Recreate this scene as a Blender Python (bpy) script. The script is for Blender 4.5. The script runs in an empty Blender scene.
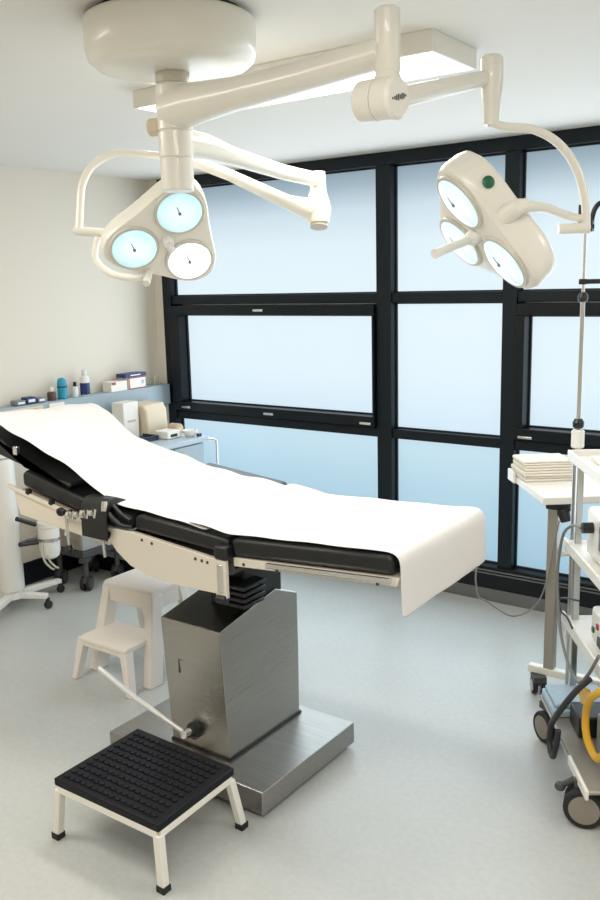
import bpy, bmesh, math, random
from mathutils import Vector as V, Matrix, Quaternion
random.seed(7)
C = bpy.context.scene.collection
PI = math.pi

# ------------------------------------------------------------------ materials
def mat(name, col, rough=.5, metal=0., spec=.5, emis=None, es=0., bump=0., bscale=60., vary=0., vscale=4., aniso=None, coat=0.):
    m = bpy.data.materials.new(name); m.use_nodes = True
    nt = m.node_tree; b = nt.nodes['Principled BSDF']
    b.inputs['Base Color'].default_value = (*col, 1)
    b.inputs['Roughness'].default_value = rough
    b.inputs['Metallic'].default_value = metal
    b.inputs['Specular IOR Level'].default_value = spec
    if coat: b.inputs['Coat Weight'].default_value = coat
    if emis:
        b.inputs['Emission Color'].default_value = (*emis, 1)
        b.inputs['Emission Strength'].default_value = es
    if vary or bump:
        tc = nt.nodes.new('ShaderNodeTexCoord')
        mp = nt.nodes.new('ShaderNodeMapping')
        nt.links.new(tc.outputs['Object'], mp.inputs[0])
        if aniso: mp.inputs['Scale'].default_value = aniso
    if vary:
        n = nt.nodes.new('ShaderNodeTexNoise'); n.inputs['Scale'].default_value = vscale
        n.inputs['Detail'].default_value = 4
        nt.links.new(mp.outputs[0], n.inputs['Vector'])
        r = nt.nodes.new('ShaderNodeValToRGB')
        r.color_ramp.elements[0].position = .3; r.color_ramp.elements[1].position = .7
        r.color_ramp.elements[0].color = (*[c*(1-vary) for c in col], 1)
        r.color_ramp.elements[1].color = (*[min(1, c*(1+vary)) for c in col], 1)
        nt.links.new(n.outputs[0], r.inputs[0]); nt.links.new(r.outputs[0], b.inputs['Base Color'])
    if bump:
        n2 = nt.nodes.new('ShaderNodeTexNoise'); n2.inputs['Scale'].default_value = bscale
        nt.links.new(mp.outputs[0], n2.inputs['Vector'])
        bp = nt.nodes.new('ShaderNodeBump'); bp.inputs['Strength'].default_value = bump
        bp.inputs['Distance'].default_value = .004
        nt.links.new(n2.outputs[0], bp.inputs['Height']); nt.links.new(bp.outputs[0], b.inputs['Normal'])
    return m

M = {}
M['wall'] = mat('wall_paint', (.76, .70, .60), .75, bump=.05, bscale=200)
M['ceiling'] = mat('ceiling_paint', (.77, .745, .70), .8, bump=.05, bscale=150)
M['frame'] = mat('anthracite_frame', (.004, .009, .014), .42, spec=.3)
M['frame2'] = mat('anthracite_sash', (.003, .006, .010), .35, spec=.3)
M['gasket'] = mat('black_gasket', (.004, .005, .006), .5)
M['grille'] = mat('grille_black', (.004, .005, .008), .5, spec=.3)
M['strip'] = mat('aluminium_strip', (.20, .20, .20), .35, .7)
M['cream'] = mat('cream_lacquer', (.82, .79, .715), .32, coat=.2)
M['creamd'] = mat('cream_lacquer_dark', (.55, .51, .42), .4)
M['white'] = mat('white_plastic', (.80, .785, .74), .4)
M['whitel'] = mat('white_laminate', (.84, .80, .74), .35)
M['warmwhite'] = mat('warm_white_plastic', (.80, .74, .68), .5)
M['paper'] = mat('white_paper_sheet', (.76, .735, .715), .85, bump=.15, bscale=25)
M['leather'] = mat('black_vinyl', (.006, .007, .008), .42, bump=.12, bscale=220)
M['black'] = mat('black_plastic', (.008, .009, .010), .4)
M['rubber'] = mat('black_rubber', (.012, .012, .013), .7)
M['greyr'] = mat('dark_grey_plastic', (.06, .06, .06), .5)
M['hub'] = mat('taupe_wheel_disc', (.26, .23, .19), .5)
M['chrome'] = mat('chrome', (.75, .74, .72), .15, 1.)
M['steelrod'] = mat('satin_steel_tube', (.55, .54, .52), .3, 1.)
M['lever'] = mat('polished_lever', (.80, .79, .77), .35, .6)
M['tube'] = mat('grey_metal_tube', (.36, .33, .28), .38, .5)
M['steel'] = mat('brushed_steel', (.40, .38, .345), .24, 1., bump=.25, bscale=9, aniso=(3, 3, 90), vary=.06, vscale=2)
M['steelb'] = mat('brushed_steel_base', (.36, .35, .33), .28, 1., bump=.2, bscale=9, aniso=(3, 60, 60), vary=.08, vscale=2)
M['beigeplate'] = mat('nickel_side_plate', (.80, .74, .64), .3, .3)
M['blue'] = mat('grey_blue_laminate', (.34, .42, .47), .5)
M['bluetop'] = mat('pale_blue_grey_top', (.42, .50, .56), .4)
M['teal'] = mat('teal_plastic', (.015, .30, .44), .35)
M['navy'] = mat('navy_label', (.012, .03, .14), .4)
M['brown'] = mat('brown_glass', (.10, .06, .05), .3)
M['beige'] = mat('beige_plastic', (.68, .58, .43), .5)
M['tan'] = mat('tan_plastic', (.52, .40, .25), .5)
M['red'] = mat('red_print', (.45, .05, .05), .5)
M['green'] = mat('green_badge', (.01, .12, .05), .4)
M['greybox'] = mat('cabinet_grey', (.36, .37, .38), .45)
M['greyboxb'] = mat('cabinet_taupe', (.30, .26, .21), .5)
M['yellow'] = mat('yellow_hose', (.75, .42, .03), .4)
M['bluepack'] = mat('pale_blue_wrap', (.36, .47, .56), .35, bump=.6, bscale=30)
M['cable'] = mat('grey_cable', (.20, .20, .19), .5)
M['cabled'] = mat('dark_cable', (.03, .03, .035), .5)
M['screen'] = mat('grey_screen', (.16, .19, .23), .25)
M['cloth'] = mat('folded_cloth', (.80, .745, .65), .9, bump=.3, bscale=90)
M['panel'] = mat('lit_diffuser', (.9, .9, .85), .5, emis=(1, .965, .89), es=2.6)
M['ring'] = mat('lens_ring', (.62, .59, .52), .4)

def lens_mat(name, tint, es):
    m = bpy.data.materials.new(name); m.use_nodes = True
    nt = m.node_tree; b = nt.nodes['Principled BSDF']
    tc = nt.nodes.new('ShaderNodeTexCoord')
    vo = nt.nodes.new('ShaderNodeTexVoronoi'); vo.inputs['Scale'].default_value = 26
    nt.links.new(tc.outputs['Object'], vo.inputs['Vector'])
    ln = nt.nodes.new('ShaderNodeVectorMath'); ln.operation = 'LENGTH'
    nt.links.new(tc.outputs['Object'], ln.inputs[0])
    r = nt.nodes.new('ShaderNodeValToRGB')
    e = r.color_ramp.elements
    e[0].position = 0.0; e[0].color = (.88, .97, .98, 1)
    e[1].position = .070; e[1].color = (*tint, 1)
    nt.links.new(ln.outputs['Value'], r.inputs[0])
    mx = nt.nodes.new('ShaderNodeMixRGB'); mx.blend_type = 'MULTIPLY'; mx.inputs[0].default_value = .5
    nt.links.new(r.outputs[0], mx.inputs[1]); nt.links.new(vo.outputs['Color'], mx.inputs[2])
    mx2 = nt.nodes.new('ShaderNodeMixRGB'); mx2.inputs[0].default_value = .5
    nt.links.new(mx.outputs[0], mx2.inputs[1]); nt.links.new(r.outputs[0], mx2.inputs[2])
    b.inputs['Base Color'].default_value = (.7, .8, .82, 1)
    b.inputs['Roughness'].default_value = .1
    nt.links.new(mx2.outputs[0], b.inputs['Emission Color'])
    b.inputs['Emission Strength'].default_value = es
    return m
M['lens'] = lens_mat('lit_lens_cyan', (.26, .60, .66), .88)
M['lensw'] = lens_mat('lit_lens_white', (.75, .85, .85), 1.25)
M['lensd'] = lens_mat('lit_lens_soft', (.46, .60, .62), .85)

def pane_mat(z_off=0.):
    m = bpy.data.materials.new('frosted_backlit_glass'); m.use_nodes = True
    nt = m.node_tree; b = nt.nodes['Principled BSDF']
    g = nt.nodes.new('ShaderNodeNewGeometry'); s = nt.nodes.new('ShaderNodeSeparateXYZ')
    nt.links.new(g.outputs['Position'], s.inputs[0])
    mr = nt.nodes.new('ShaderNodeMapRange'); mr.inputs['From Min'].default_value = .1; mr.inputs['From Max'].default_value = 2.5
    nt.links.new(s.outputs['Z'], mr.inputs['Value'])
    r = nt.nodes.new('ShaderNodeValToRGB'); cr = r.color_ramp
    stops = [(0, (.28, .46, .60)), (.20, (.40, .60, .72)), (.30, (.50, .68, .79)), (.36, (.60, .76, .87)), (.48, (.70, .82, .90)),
             (.66, (.72, .84, .91)), (.80, (.68, .80, .87)), (.88, (.55, .67, .75)), (.94, (.30, .40, .48)), (1, (.17, .24, .30))]  # daylight glow painted by height; the top stops paint in the shadow
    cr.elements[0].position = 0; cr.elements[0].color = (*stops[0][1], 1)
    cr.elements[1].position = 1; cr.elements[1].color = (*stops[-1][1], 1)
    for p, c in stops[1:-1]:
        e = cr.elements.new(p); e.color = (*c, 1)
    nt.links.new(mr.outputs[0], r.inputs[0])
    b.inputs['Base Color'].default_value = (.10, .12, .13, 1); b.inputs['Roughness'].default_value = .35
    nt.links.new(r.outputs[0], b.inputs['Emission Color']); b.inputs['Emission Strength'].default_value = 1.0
    return m
M['pane'] = pane_mat()

def floor_mat():
    m = bpy.data.materials.new('linoleum_floor'); m.use_nodes = True
    nt = m.node_tree; b = nt.nodes['Principled BSDF']
    tc = nt.nodes.new('ShaderNodeTexCoord')
    n = nt.nodes.new('ShaderNodeTexNoise'); n.inputs['Scale'].default_value = 1.3; n.inputs['Detail'].default_value = 3
    n2 = nt.nodes.new('ShaderNodeTexNoise'); n2.inputs['Scale'].default_value = 45; n2.inputs['Detail'].default_value = 6
    nt.links.new(tc.outputs['Object'], n.inputs['Vector']); nt.links.new(tc.outputs['Object'], n2.inputs['Vector'])
    r = nt.nodes.new('ShaderNodeValToRGB'); r.color_ramp.elements[0].position = .35; r.color_ramp.elements[1].position = .65
    r.color_ramp.elements[0].color = (.455, .47, .455, 1); r.color_ramp.elements[1].color = (.50, .515, .50, 1)
    nt.links.new(n.outputs[0], r.inputs[0])
    mx = nt.nodes.new('ShaderNodeMixRGB'); mx.blend_type = 'OVERLAY'; mx.inputs[0].default_value = .12
    nt.links.new(r.outputs[0], mx.inputs[1]); nt.links.new(n2.outputs[0], mx.inputs[2])
    nt.links.new(mx.outputs[0], b.inputs['Base Color'])
    b.inputs['Roughness'].default_value = .30; b.inputs['Specular IOR Level'].default_value = .6
    return m
M['floor'] = floor_mat()

def tread_mat():
    m = bpy.data.materials.new('ribbed_black_rubber'); m.use_nodes = True
    b = m.node_tree.nodes['Principled BSDF']
    b.inputs['Base Color'].default_value = (.004, .0045, .008, 1); b.inputs['Roughness'].default_value = .5; b.inputs['Specular IOR Level'].default_value = .25
    return m
M['tread'] = tread_mat()

# ------------------------------------------------------------------ builders
def link(name, bm, m, parent=None, smooth=True, bevel=0., seg=2, ang=35):
    bmesh.ops.recalc_face_normals(bm, faces=bm.faces)
    me = bpy.data.meshes.new(name); bm.to_mesh(me); bm.free()
    o = bpy.data.objects.new(name, me); C.objects.link(o)
    if not isinstance(m, (list, tuple)): m = [m]
    for k in m: me.materials.append(k)
    if smooth:
        for p in me.polygons: p.use_smooth = True
        try: me.set_sharp_from_angle(angle=math.radians(ang))
        except Exception: pass
    if bevel:
        b = o.modifiers.new('bevel', 'BEVEL'); b.width = bevel; b.segments = seg; b.limit_method = 'ANGLE'; b.angle_limit = math.radians(40)
        b.harden_normals = False
    if parent: o.parent = parent; o.matrix_parent_inverse = Matrix.Translation(-parent.location)
    return o

def box(bm, x0, x1, y0, y1, z0, z1, T=None, mi=0):
    vs = [V((x, y, z)) for x in (x0, x1) for y in (y0, y1) for z in (z0, z1)]
    if T: vs = [T @ v for v in vs]
    v = [bm.verts.new(p) for p in vs]
    for f in ((0,1,3,2),(4,6,7,5),(0,4,5,1),(2,3,7,6),(0,2,6,4),(1,5,7,3)):
        fc = bm.faces.new([v[i] for i in f]); fc.material_index = mi
    return v

def hexa(bm, bot, top, mi=0):
    """eight-cornered solid from two loops of four points"""
    a = [bm.verts.new(p) for p in bot]; b = [bm.verts.new(p) for p in top]
    for f in [a[::-1], b] + [[a[i], a[(i+1)%4], b[(i+1)%4], b[i]] for i in range(4)]:
        bm.faces.new(f).material_index = mi

def prism(bm, pts, a0, a1, axis='y', mi=0, T=None):
    """polygon extruded along an axis; pts in the two other axes"""
    def mk(p, a):
        if axis == 'y': q = V((p[0], a, p[1]))
        elif axis == 'x': q = V((a, p[0], p[1]))
        else: q = V((p[0], p[1], a))
        return T @ q if T else q
    A = [bm.verts.new(mk(p, a0)) for p in pts]; B = [bm.verts.new(mk(p, a1)) for p in pts]
    n = len(pts)
    bm.faces.new(A).material_index = mi; bm.faces.new(B[::-1]).material_index = mi
    for i in range(n): bm.faces.new([A[i], A[(i+1)%n], B[(i+1)%n], B[i]]).material_index = mi

def frame_of(d):
    d = d.normalized(); up = V((0, 0, 1)) if abs(d.z) < .95 else V((0, 1, 0))
    s = d.cross(up).normalized(); return s, s.cross(d).normalized()

def smoothpath(pts, sub=8):
    P = [V(p) for p in pts]
    if len(P) < 3: return P
    out = []
    for i in range(len(P)-1):
        p0 = P[max(i-1, 0)]; p1 = P[i]; p2 = P[i+1]; p3 = P[min(i+2, len(P)-1)]
        for k in range(sub):
            t = k/sub
            out.append(.5*((2*p1)+(p2-p0)*t+(2*p0-5*p1+4*p2-p3)*t*t+(3*p1-p0-3*p2+p3)*t**3))
    out.append(P[-1]); return out

def tube(bm, pts, r, n=12, caps=True, smooth=False, mi=0, sub=8):
    P = smoothpath(pts, sub) if smooth else [V(p) for p in pts]
    k = len(P)
    R = [r]*k if not isinstance(r, (list, tuple)) else ([r[0]+(r[-1]-r[0])*i/(k-1) for i in range(k)] if len(r) == 2 or smooth else list(r))
    rings = []; s = None
    for i, p in enumerate(P):
        d = (P[min(i+1, k-1)]-P[max(i-1, 0)])
        if d.length < 1e-9: d = V((0, 0, 1))
        d.normalize()
        if s is None: s, u = frame_of(d)
        else:
            s = (s - d*s.dot(d))
            if s.length < 1e-6: s, u = frame_of(d)
            s.normalize(); u = s.cross(d).normalized()
        rings.append([bm.verts.new(p + (s*math.cos(a)+u*math.sin(a))*R[i]) for a in [2*PI*j/n for j in range(n)]])
    for i in range(k-1):
        for j in range(n):
            bm.faces.new([rings[i][j], rings[i][(j+1)%n], rings[i+1][(j+1)%n], rings[i+1][j]]).material_index = mi
    if caps:
        bm.faces.new(rings[0]).material_index = mi; bm.faces.new(rings[-1][::-1]).material_index = mi

def lathe(bm, prof, T=None, n=32, mi=0):
    """prof: list of (r, h) about local z"""
    rings = []
    for r, h in prof:
        ring = []
        if r < 1e-6:
            p = V((0, 0, h)); ring = [bm.verts.new(T @ p if T else p)]
        else:
            for j in range(n):
                a = 2*PI*j/n; p = V((r*math.cos(a), r*math.sin(a), h)); ring.append(bm.verts.new(T @ p if T else p))
        rings.append(ring)
    for a, b in zip(rings[:-1], rings[1:]):
        if len(a) == 1 and len(b) == 1: continue
        for j in range(n):
            if len(a) == 1: f = [a[0], b[j], b[(j+1)%n]]
            elif len(b) == 1: f = [a[j], a[(j+1)%n], b[0]]
            else: f = [a[j], a[(j+1)%n], b[(j+1)%n], b[j]]
            bm.faces.new(f).material_index = mi
    if len(rings[0]) > 1: bm.faces.new(rings[0][::-1]).material_index = mi
    if len(rings[-1]) > 1: bm.faces.new(rings[-1]).material_index = mi

def TZ(p, d):
    """frame at p whose local z points along d"""
    d = V(d).normalized(); s, u = frame_of(d)
    m = Matrix((s, -u, d)).transposed()
    if m.determinant() < 0: m = Matrix((u, s, d)).transposed()
    return Matrix.Translation(V(p)) @ m.to_4x4()

def TR(p, rz=0.): return Matrix.Translation(V(p)) @ Matrix.Rotation(rz, 4, 'Z')

def thing(name, label, cat, loc=(0, 0, 0), group=None):
    o = bpy.data.objects.new(name, None); C.objects.link(o); o.location = loc
    o.empty_display_size = .1
    o['label'] = label; o['category'] = cat
    if group: o['group'] = group
    return o
def tag(o, label, cat, group=None):
    o['label'] = label; o['category'] = cat
    if group: o['group'] = group
    return o
def struct(o): o['kind'] = 'structure'; return o
B = bmesh.new

# ------------------------------------------------------------------ room
XL, YB, ZC, XR, YF = -4.42, 4.435, 2.505, 2.2, -1.6
bm = B(); box(bm, XL-.1, XR+.1, YF-.1, YB+.2, -.1, 0); struct(link('floor', bm, M['floor'], smooth=False))
bm = B(); box(bm, XL-.1, XR+.1, YF-.1, YB+.2, ZC, ZC+.1); struct(link('ceiling', bm, M['ceiling'], smooth=False))
bm = B(); box(bm, XL-.12, XL, YF-.1, YB+.2, 0, ZC); struct(link('wall_left', bm, M['wall'], smooth=False))
bm = B(); box(bm, XR, XR+.12, YF-.1, YB+.2, 0, ZC); struct(link('wall_right', bm, M['wall'], smooth=False))
bm = B(); box(bm, XL, XR, YF-.12, YF, 0, ZC); struct(link('wall_front', bm, M['wall'], smooth=False))
# wall piece behind the glazing (edge reveal at the left corner)
bm = B(); box(bm, XL, XR, YB+.13, YB+.2, 0, ZC); box(bm, XL, -4.346, YB-.018, YB+.129, 0, ZC); struct(link('wall_back', bm, M['wall'], smooth=False))

# window wall: grid of mullions and beams
GF = YB-.02; GB = YB+.10
bm = B()
box(bm, -4.345, XR, GF, GB, 2.435, ZC)                     # head beam
for x0, x1 in ((-4.345, -4.27), (-2.629, -2.532), (-1.856, -1.775), (-.32, -.24), (.95, 1.03)):
    box(bm, x0, x1, GF, GB, .2, 2.435)
for x0, x1 in ((-4.27, -2.629), (-2.532, -1.856), (-1.775, -.32), (-.24, .95), (1.03, XR)):
    box(bm, x0, x1, GF+.012, GB, 1.672, 1.728)          # transom
    box(bm, x0, x1, GF+.012, GB, .881, .936)
struct(link('trim_1', bm, M['frame'], smooth=False, bevel=.003))
# low plinth of the window wall
bm = B(); box(bm, XL, XR, YB-.035, YB+.10, .075, .205)
struct(link('trim_2', bm, M['grille'], smooth=False, bevel=.004))
bm = B()
for z in (.165, .182): box(bm, XL+.3, XR, YB-.045, YB-.034, z, z+.007)
struct(link('trim_3', bm, M['strip'], smooth=False))
bm = B(); box(bm, XL, XR, YB-.03, YB+.10, 0, .075)
struct(link('baseboard_back', bm, M['strip'], smooth=False, bevel=.003))
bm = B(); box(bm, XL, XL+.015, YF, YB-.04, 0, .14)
struct(link('baseboard_shade_left', bm, M['grille'], smooth=False, bevel=.003))  # baseboard made tall and dark to stand in for shade along the floor

wn = [0]
def window(x0, x1, z0, z1, sash=0., lat=(), sl=.07, sr=.06):
    wn[0] += 1
    w = bpy.data.objects.new('window_%d' % wn[0], None); C.objects.link(w); w['kind'] = 'structure'
    w.location = ((x0+x1)/2, YB, z0)
    if sash:
        s0, s1, t0, t1 = x0+.006, x1-.004, z0+.008, z1-.008
        bm = B(); f = GF-.028
        box(bm, s0, s1, f, GB-.02, t0, t0+sash); box(bm, s0, s1, f, GB-.02, t1-sash, t1)
        box(bm, s0, s0+sl, f, GB-.02, t0+sash, t1-sash); box(bm, s1-sr, s1, f, GB-.02, t0+sash, t1-sash)
        fr = link('window_frame', bm, M['frame2'], w, smooth=False, bevel=.004)
        x0, x1, z0, z1 = s0+sl, s1-sr, t0+sash, t1-sash
    bm = B(); box(bm, x0-.004, x1+.004, YB+.05, YB+.062, z0-.004, z1+.004)
    link('window_pane', bm, M['pane'], w, smooth=False)
    bm = B(); g = .008
    box(bm, x0, x1, YB+.035, YB+.05, z0, z0+g); box(bm, x0, x1, YB+.035, YB+.05, z1-g, z1)
    box(bm, x0, x0+g, YB+.035, YB+.05, z0+g, z1-g); box(bm, x1-g, x1, YB+.035, YB+.05, z0+g, z1-g)
    link('gasket', bm, M['gasket'], w, smooth=False)
    for lx, lz in lat:
        bm = B(); box(bm, lx-.04, lx+.04, GF-.042, GF-.026, lz-.008, lz+.008)
        link('latch', bm, M['chrome'], w, bevel=.004)
    return w
window(-4.27, -2.629, 1.728, 2.435)
window(-4.27, -2.629, .936, 1.672, .062, ((-3.48, 1.632), (-4.14, .972), (-3.42, .972), (-2.69, .965)), .078, .014)
window(-4.27, -2.629, .205, .881)
window(-2.532, -1.856, 1.728, 2.435)
window(-2.532, -1.856, .936, 1.672)
window(-2.532, -1.856, .205, .881)
window(-1.775, -.32, 1.728, 2.435)
window(-1.775, -.32, .936, 1.672, .062, ((-1.70, .962),), .048, .06)
window(-1.775, -.32, .205, .881)
for a, b in ((-.24, .95), (1.03, XR)):
    window(a, b, 1.728, 2.435); window(a, b, .936, 1.672); window(a, b, .205, .881)

# ------------------------------------------------------------------ ceiling light panel
t = thing('ceiling_light', 'long rectangular lit ceiling panel in a pale frame above the operating table', 'ceiling light', (-1.8, 2.52, ZC))
x0, x1, y0, y1 = -2.46, -1.235, 2.40, 2.70
bm = B()
box(bm, x0, x1, y0, y0+.012, 2.444, ZC); box(bm, x0, x1, y1-.012, y1, 2.444, ZC)
box(bm, x0, x0+.012, y0+.012, y1-.012, 2.444, ZC); box(bm, x1-.012, x1, y0+.012, y1-.012, 2.444, ZC)
link('light_frame', bm, M['cream'], t, smooth=False, bevel=.002)
bm = B(); box(bm, x0+.012, x1-.012, y0+.012, y1-.012, 2.444, 2.46)
link('diffuser', bm, M['panel'], t, smooth=False)

# ------------------------------------------------------------------ surgical light
SX, SY = -1.72, 1.83
t = thing('surgical_light', 'cream ceiling-mounted surgical light with two jointed arms and two round-lobed lamp heads', 'surgical light', (SX, SY, ZC))
bm = B(); lathe(bm, [(.20, -.0), (.20, -.02)], TR((SX, SY, ZC))); link('canopy_shade_gap', bm, M['black'], t)  # black disc standing in for the shadow gap between canopy and ceiling
bm = B(); lathe(bm, [(.215, -.014), (.226, -.017), (.229, -.026), (.228, -.092), (.221, -.115), (.20, -.133), (.14, -.142), (.05, -.144)], TR((SX, SY, ZC)), n=64)
link('ceiling_canopy', bm, M['cream'], t, ang=60)
bm = B(); lathe(bm, [(.042, 2.39), (.046, 2.385), (.046, 2.335), (.042, 2.33)], TR((SX, SY, 0))); link('shaft', bm, M['creamd'], t)
bm = B(); lathe(bm, [(.044, 2.331), (.048, 2.326), (.048, 2.215), (.043, 2.21)], TR((SX, SY, 0))); link('upper_hub', bm, M['cream'], t)
bm = B(); lathe(bm, [(.043, 2.212), (.047, 2.208), (.047, 2.145), (.043, 2.14)], TR((SX, SY, 0))); link('lower_hub', bm, M['cream'], t)
bm = B(); lathe(bm, [(.042, 2.141), (.045, 2.137), (.045, 2.058), (.042, 2.054)], TR((SX, SY, 0))); link('shaft_end', bm, M['cream'], t)
bm = B(); tube(bm, [(SX-.03, SY-.02, 2.225), (-1.785, 1.80, 2.225)], .024); link('brake_knob', bm, M['beige'], t, bevel=.004)
# upper arm towards the window side lamp
bm = B(); tube(bm, [(SX, SY, 2.268), (-1.62, 1.805, 2.268), (-1.45, 1.765, 2.262), (-1.2, 1.70, 2.255), (-.943, 1.63, 2.252)], [.058, .052, .040, .033, .030], n=20)
link('horizontal_arm', bm, M['cream'], t)
bm = B(); lathe(bm, [(.02, 2.335), (.026, 2.33), (.026, 2.215), (.024, 2.21), (.027, 2.205), (.034, 2.15), (.030, 2.13)], TR((-.94, 1.63, 0)))
link('spindle', bm, M['cream'], t)
bm = B(); a = V((-.992, 1.615, 2.160)); b = V((-.900, 1.605, 2.156))
tube(bm, [a, a+(b-a)*.04, a+(b-a)*.5], [.036, .041, .042], n=28); link('spring_barrel', bm, M['cream'], t)
bm = B(); tube(bm, [a+(b-a)*.52, a+(b-a)*.93, b], [.042, .042, .036], n=28); 
bc = link('barrel_cap', bm, M['cream'], t)
Tb = TZ(b+(b-a)*.045, b-a)
bm = B(); q0 = (b-a).normalized(); side = q0.cross(V((0, 0, 1))).normalized(); upv = side.cross(q0).normalized()
for k, (o_, h_) in enumerate(((-.022, .004), (-.016, .010), (-.010, .012), (-.004, .008), (.002, .012), (.008, .010), (.014, .006), (.021, .004))):
    c0 = b + (b-a)*.002 + side*o_ + upv*(.006-.25*(o_+.02))
    hexa(bm, [c0-side*.0016-upv*h_/2, c0+side*.0016-upv*h_/2, c0+side*.0016-upv*h_/2+q0*.001, c0-side*.0016-upv*h_/2+q0*.001], [c0-side*.0016+upv*h_/2, c0+side*.0016+upv*h_/2, c0+side*.0016+upv*h_/2+q0*.001, c0-side*.0016+upv*h_/2+q0*.001])
link('printed_mark', bm, M['greyr'], bc, smooth=False)
bm = B(); tube(bm, [(-.925, 1.65, 2.165), (-.902, 2.03, 2.262)], [.021, .018], n=20); link('spring_arm', bm, M['cream'], t)
bm = B(); lathe(bm, [(.02, 2.31), (.026, 2.302), (.027, 2.25), (.020, 2.20), (.018, 2.165), (.018, 2.155)], TR((-.89, 2.03, 0)))
link('wrist_joint', bm, M['cream'], t)
bm = B(); tube(bm, [(-.888, 2.02, 2.16), (-.863, 2.049, 2.150), (-.812, 2.109, 2.144), (-.768, 2.159, 2.111), (-.736, 2.193, 2.053), (-.717, 2.203, 1.981), (-.712, 2.203, 1.915)], .0105, smooth=True)
link('yoke', bm, M['cream'], t)
bm = B(); tube(bm, [(-.705, 2.207, 1.915), (-.768, 2.165, 1.914)], .013, n=16); link('yoke_pivot', bm, M['cream'], t)
bm = B(); tube(bm, [(-.715, 2.203, 1.935), (-.76, 2.188, 1.948), (-.775, 2.11, 1.960), (-.785, 2.06, 1.962), (-.80, 2.015, 1.962)], [.009, .014], smooth=True, n=14)
link('head_arm', bm, M['cream'], t)
bm = B(); tube(bm, [(-.792, 2.022, 1.968), (-.808, 2.008, 1.962), (-.865, 2.025, 1.935)], [.013, .020, .026], n=18); link('head_joint', bm, M['cream'], t)
# lower arm away from the camera and back
bm = B(); tube(bm, [(SX, SY, 2.185), (-1.725, 1.95, 2.185), (-1.73, 2.08, 2.172), (-1.748, 2.35, 2.152), (-1.762, 2.575, 2.145)], [.040, .036, .027, .024, .024], n=18)
link('extension_arm', bm, M['cream'], t)
bm = B(); tube(bm, [(-1.764, 2.577, 2.172), (-1.762, 2.575, 2.11), (-1.75, 2.555, 2.05), (-1.745, 2.55, 2.0)], [.026, .028, .045, .036], n=20); link('elbow_joint', bm, M['cream'], t)
bm = B(); tube(bm, [(-1.745, 2.55, 2.002), (-1.742, 2.545, 1.985)], .03, n=20); link('elbow_cap', bm, M['creamd'], t)
bm = B(); tube(bm, [(-1.76, 2.55, 2.04), (-1.82, 2.47, 2.07), (-1.911, 2.283, 2.150), (-1.968, 2.1, 2.20)], [.040, .024, .019, .017], n=16)
link('return_arm', bm, M['cream'], t)
bm = B(); tube(bm, [(-1.968, 2.12, 2.205), (-2.023, 2.086, 2.203), (-2.081, 2.048, 2.211), (-2.145, 2.002, 2.214), (-2.198, 1.956, 2.18), (-2.221, 1.925, 2.119), (-2.219, 1.908, 2.042), (-2.216, 1.894, 1.975)], .012, smooth=True)
link('yoke', bm, M['cream'], t)
bm = B(); tube(bm, [(-2.228, 1.887, 1.978), (-2.13, 1.955, 1.966)], .014, n=16); link('yoke_pivot', bm, M['cream'], t)

def lamp_head(L, nrm, hdl, badge, lensm, thick):
    L = [V(p) for p in L]; nrm = V(nrm).normalized(); c = sum(L, V())/3
    ex = (L[0]-c); ex = (ex-nrm*ex.dot(nrm)).normalized(); ey = nrm.cross(ex)
    T = Matrix.Translation(c) @ Matrix((ex, ey, nrm)).transposed().to_4x4()
    # trefoil outline, lobes at the lens directions
    def outline(k, dz):
        out = []
        for j in range(72):
            a = 2*PI*j/72
            r = (.170 + .033*math.cos(3*a) + .004*math.cos(6*a))*k
            out.append(T @ V((r*math.cos(a), r*math.sin(a), dz)))
        return out
    bm = B()
    prof = [(.90, .004), (.965, .002), (.995, -.008), (1.0, -.022), (.99, -thick*.6), (.96, -thick*.82), (.88, -thick*.95), (.72, -thick), (.3, -thick-.004)]
    rings = [[bm.verts.new(p) for p in outline(k, z)] for k, z in prof]
    for A, Bq in zip(rings[:-1], rings[1:]):
        for j in range(72): bm.faces.new([A[j], A[(j+1)%72], Bq[(j+1)%72], Bq[j]])
    bm.faces.new(rings[0]); bm.faces.new(rings[-1][::-1])
    h = link('lamp_head', bm, M['cream'], t, ang=50)
    for i, p in enumerate(L):
        q = T.inverted() @ p
        Tl = T @ Matrix.Translation(V((q.x, q.y, .004))) @ Matrix.Diagonal((.92, .92, 1, 1))
        bm = B(); lathe(bm, [(.0745, .0), (.0765, .007), (.084, .007), (.086, .0)], Tl, n=40)
        # ring band only
        r = link('lens_ring', bm, M['ring'], h)
        bm = B(); lathe(bm, [(.0755, .006), (.06, .0115), (.04, .0145), (.02, .016), (0, .0165)], None, n=40)
        o = link('lens', bm, M[lensm[i]], None); o.matrix_world = Tl @ Matrix.Translation(V((0, 0, .002)))
        o.parent = h
        bm = B(); lathe(bm, [(.0, .001), (.006, .0), (.005, .004), (0, .005)], Tl @ Matrix.Translation(V((.004, .003, .018))), n=10); tube(bm, [Tl @ V((.006, .004, .019)), Tl @ V((.024, .020, .0165))], .0018, n=6)
        link('bulb_tip', bm, M['screen'], h)
    bm = B(); tube(bm, [c+nrm*.0, c+nrm*.02, c+nrm*.03], [.022, .02, .013]); tube(bm, [c+nrm*.02, V(hdl)], [.010, .012], n=14)
    link('handle', bm, M['white'], h)
    if badge:
        bp, bd = V(badge[0]), V(badge[1]).normalized()
        ok, hit, hn, _ = h.ray_cast(h.matrix_world.inverted() @ bp, -bd)
        if ok: bp, bd = h.matrix_world @ hit, hn
        bm = B(); lathe(bm, [(.014, -.004), (.015, .004), (.012, .006), (0, .006)], TZ(bp, bd), n=20); link('badge', bm, M['green'], h)
    return h, T
n1 = V((.641, -.456, -.618))
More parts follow.
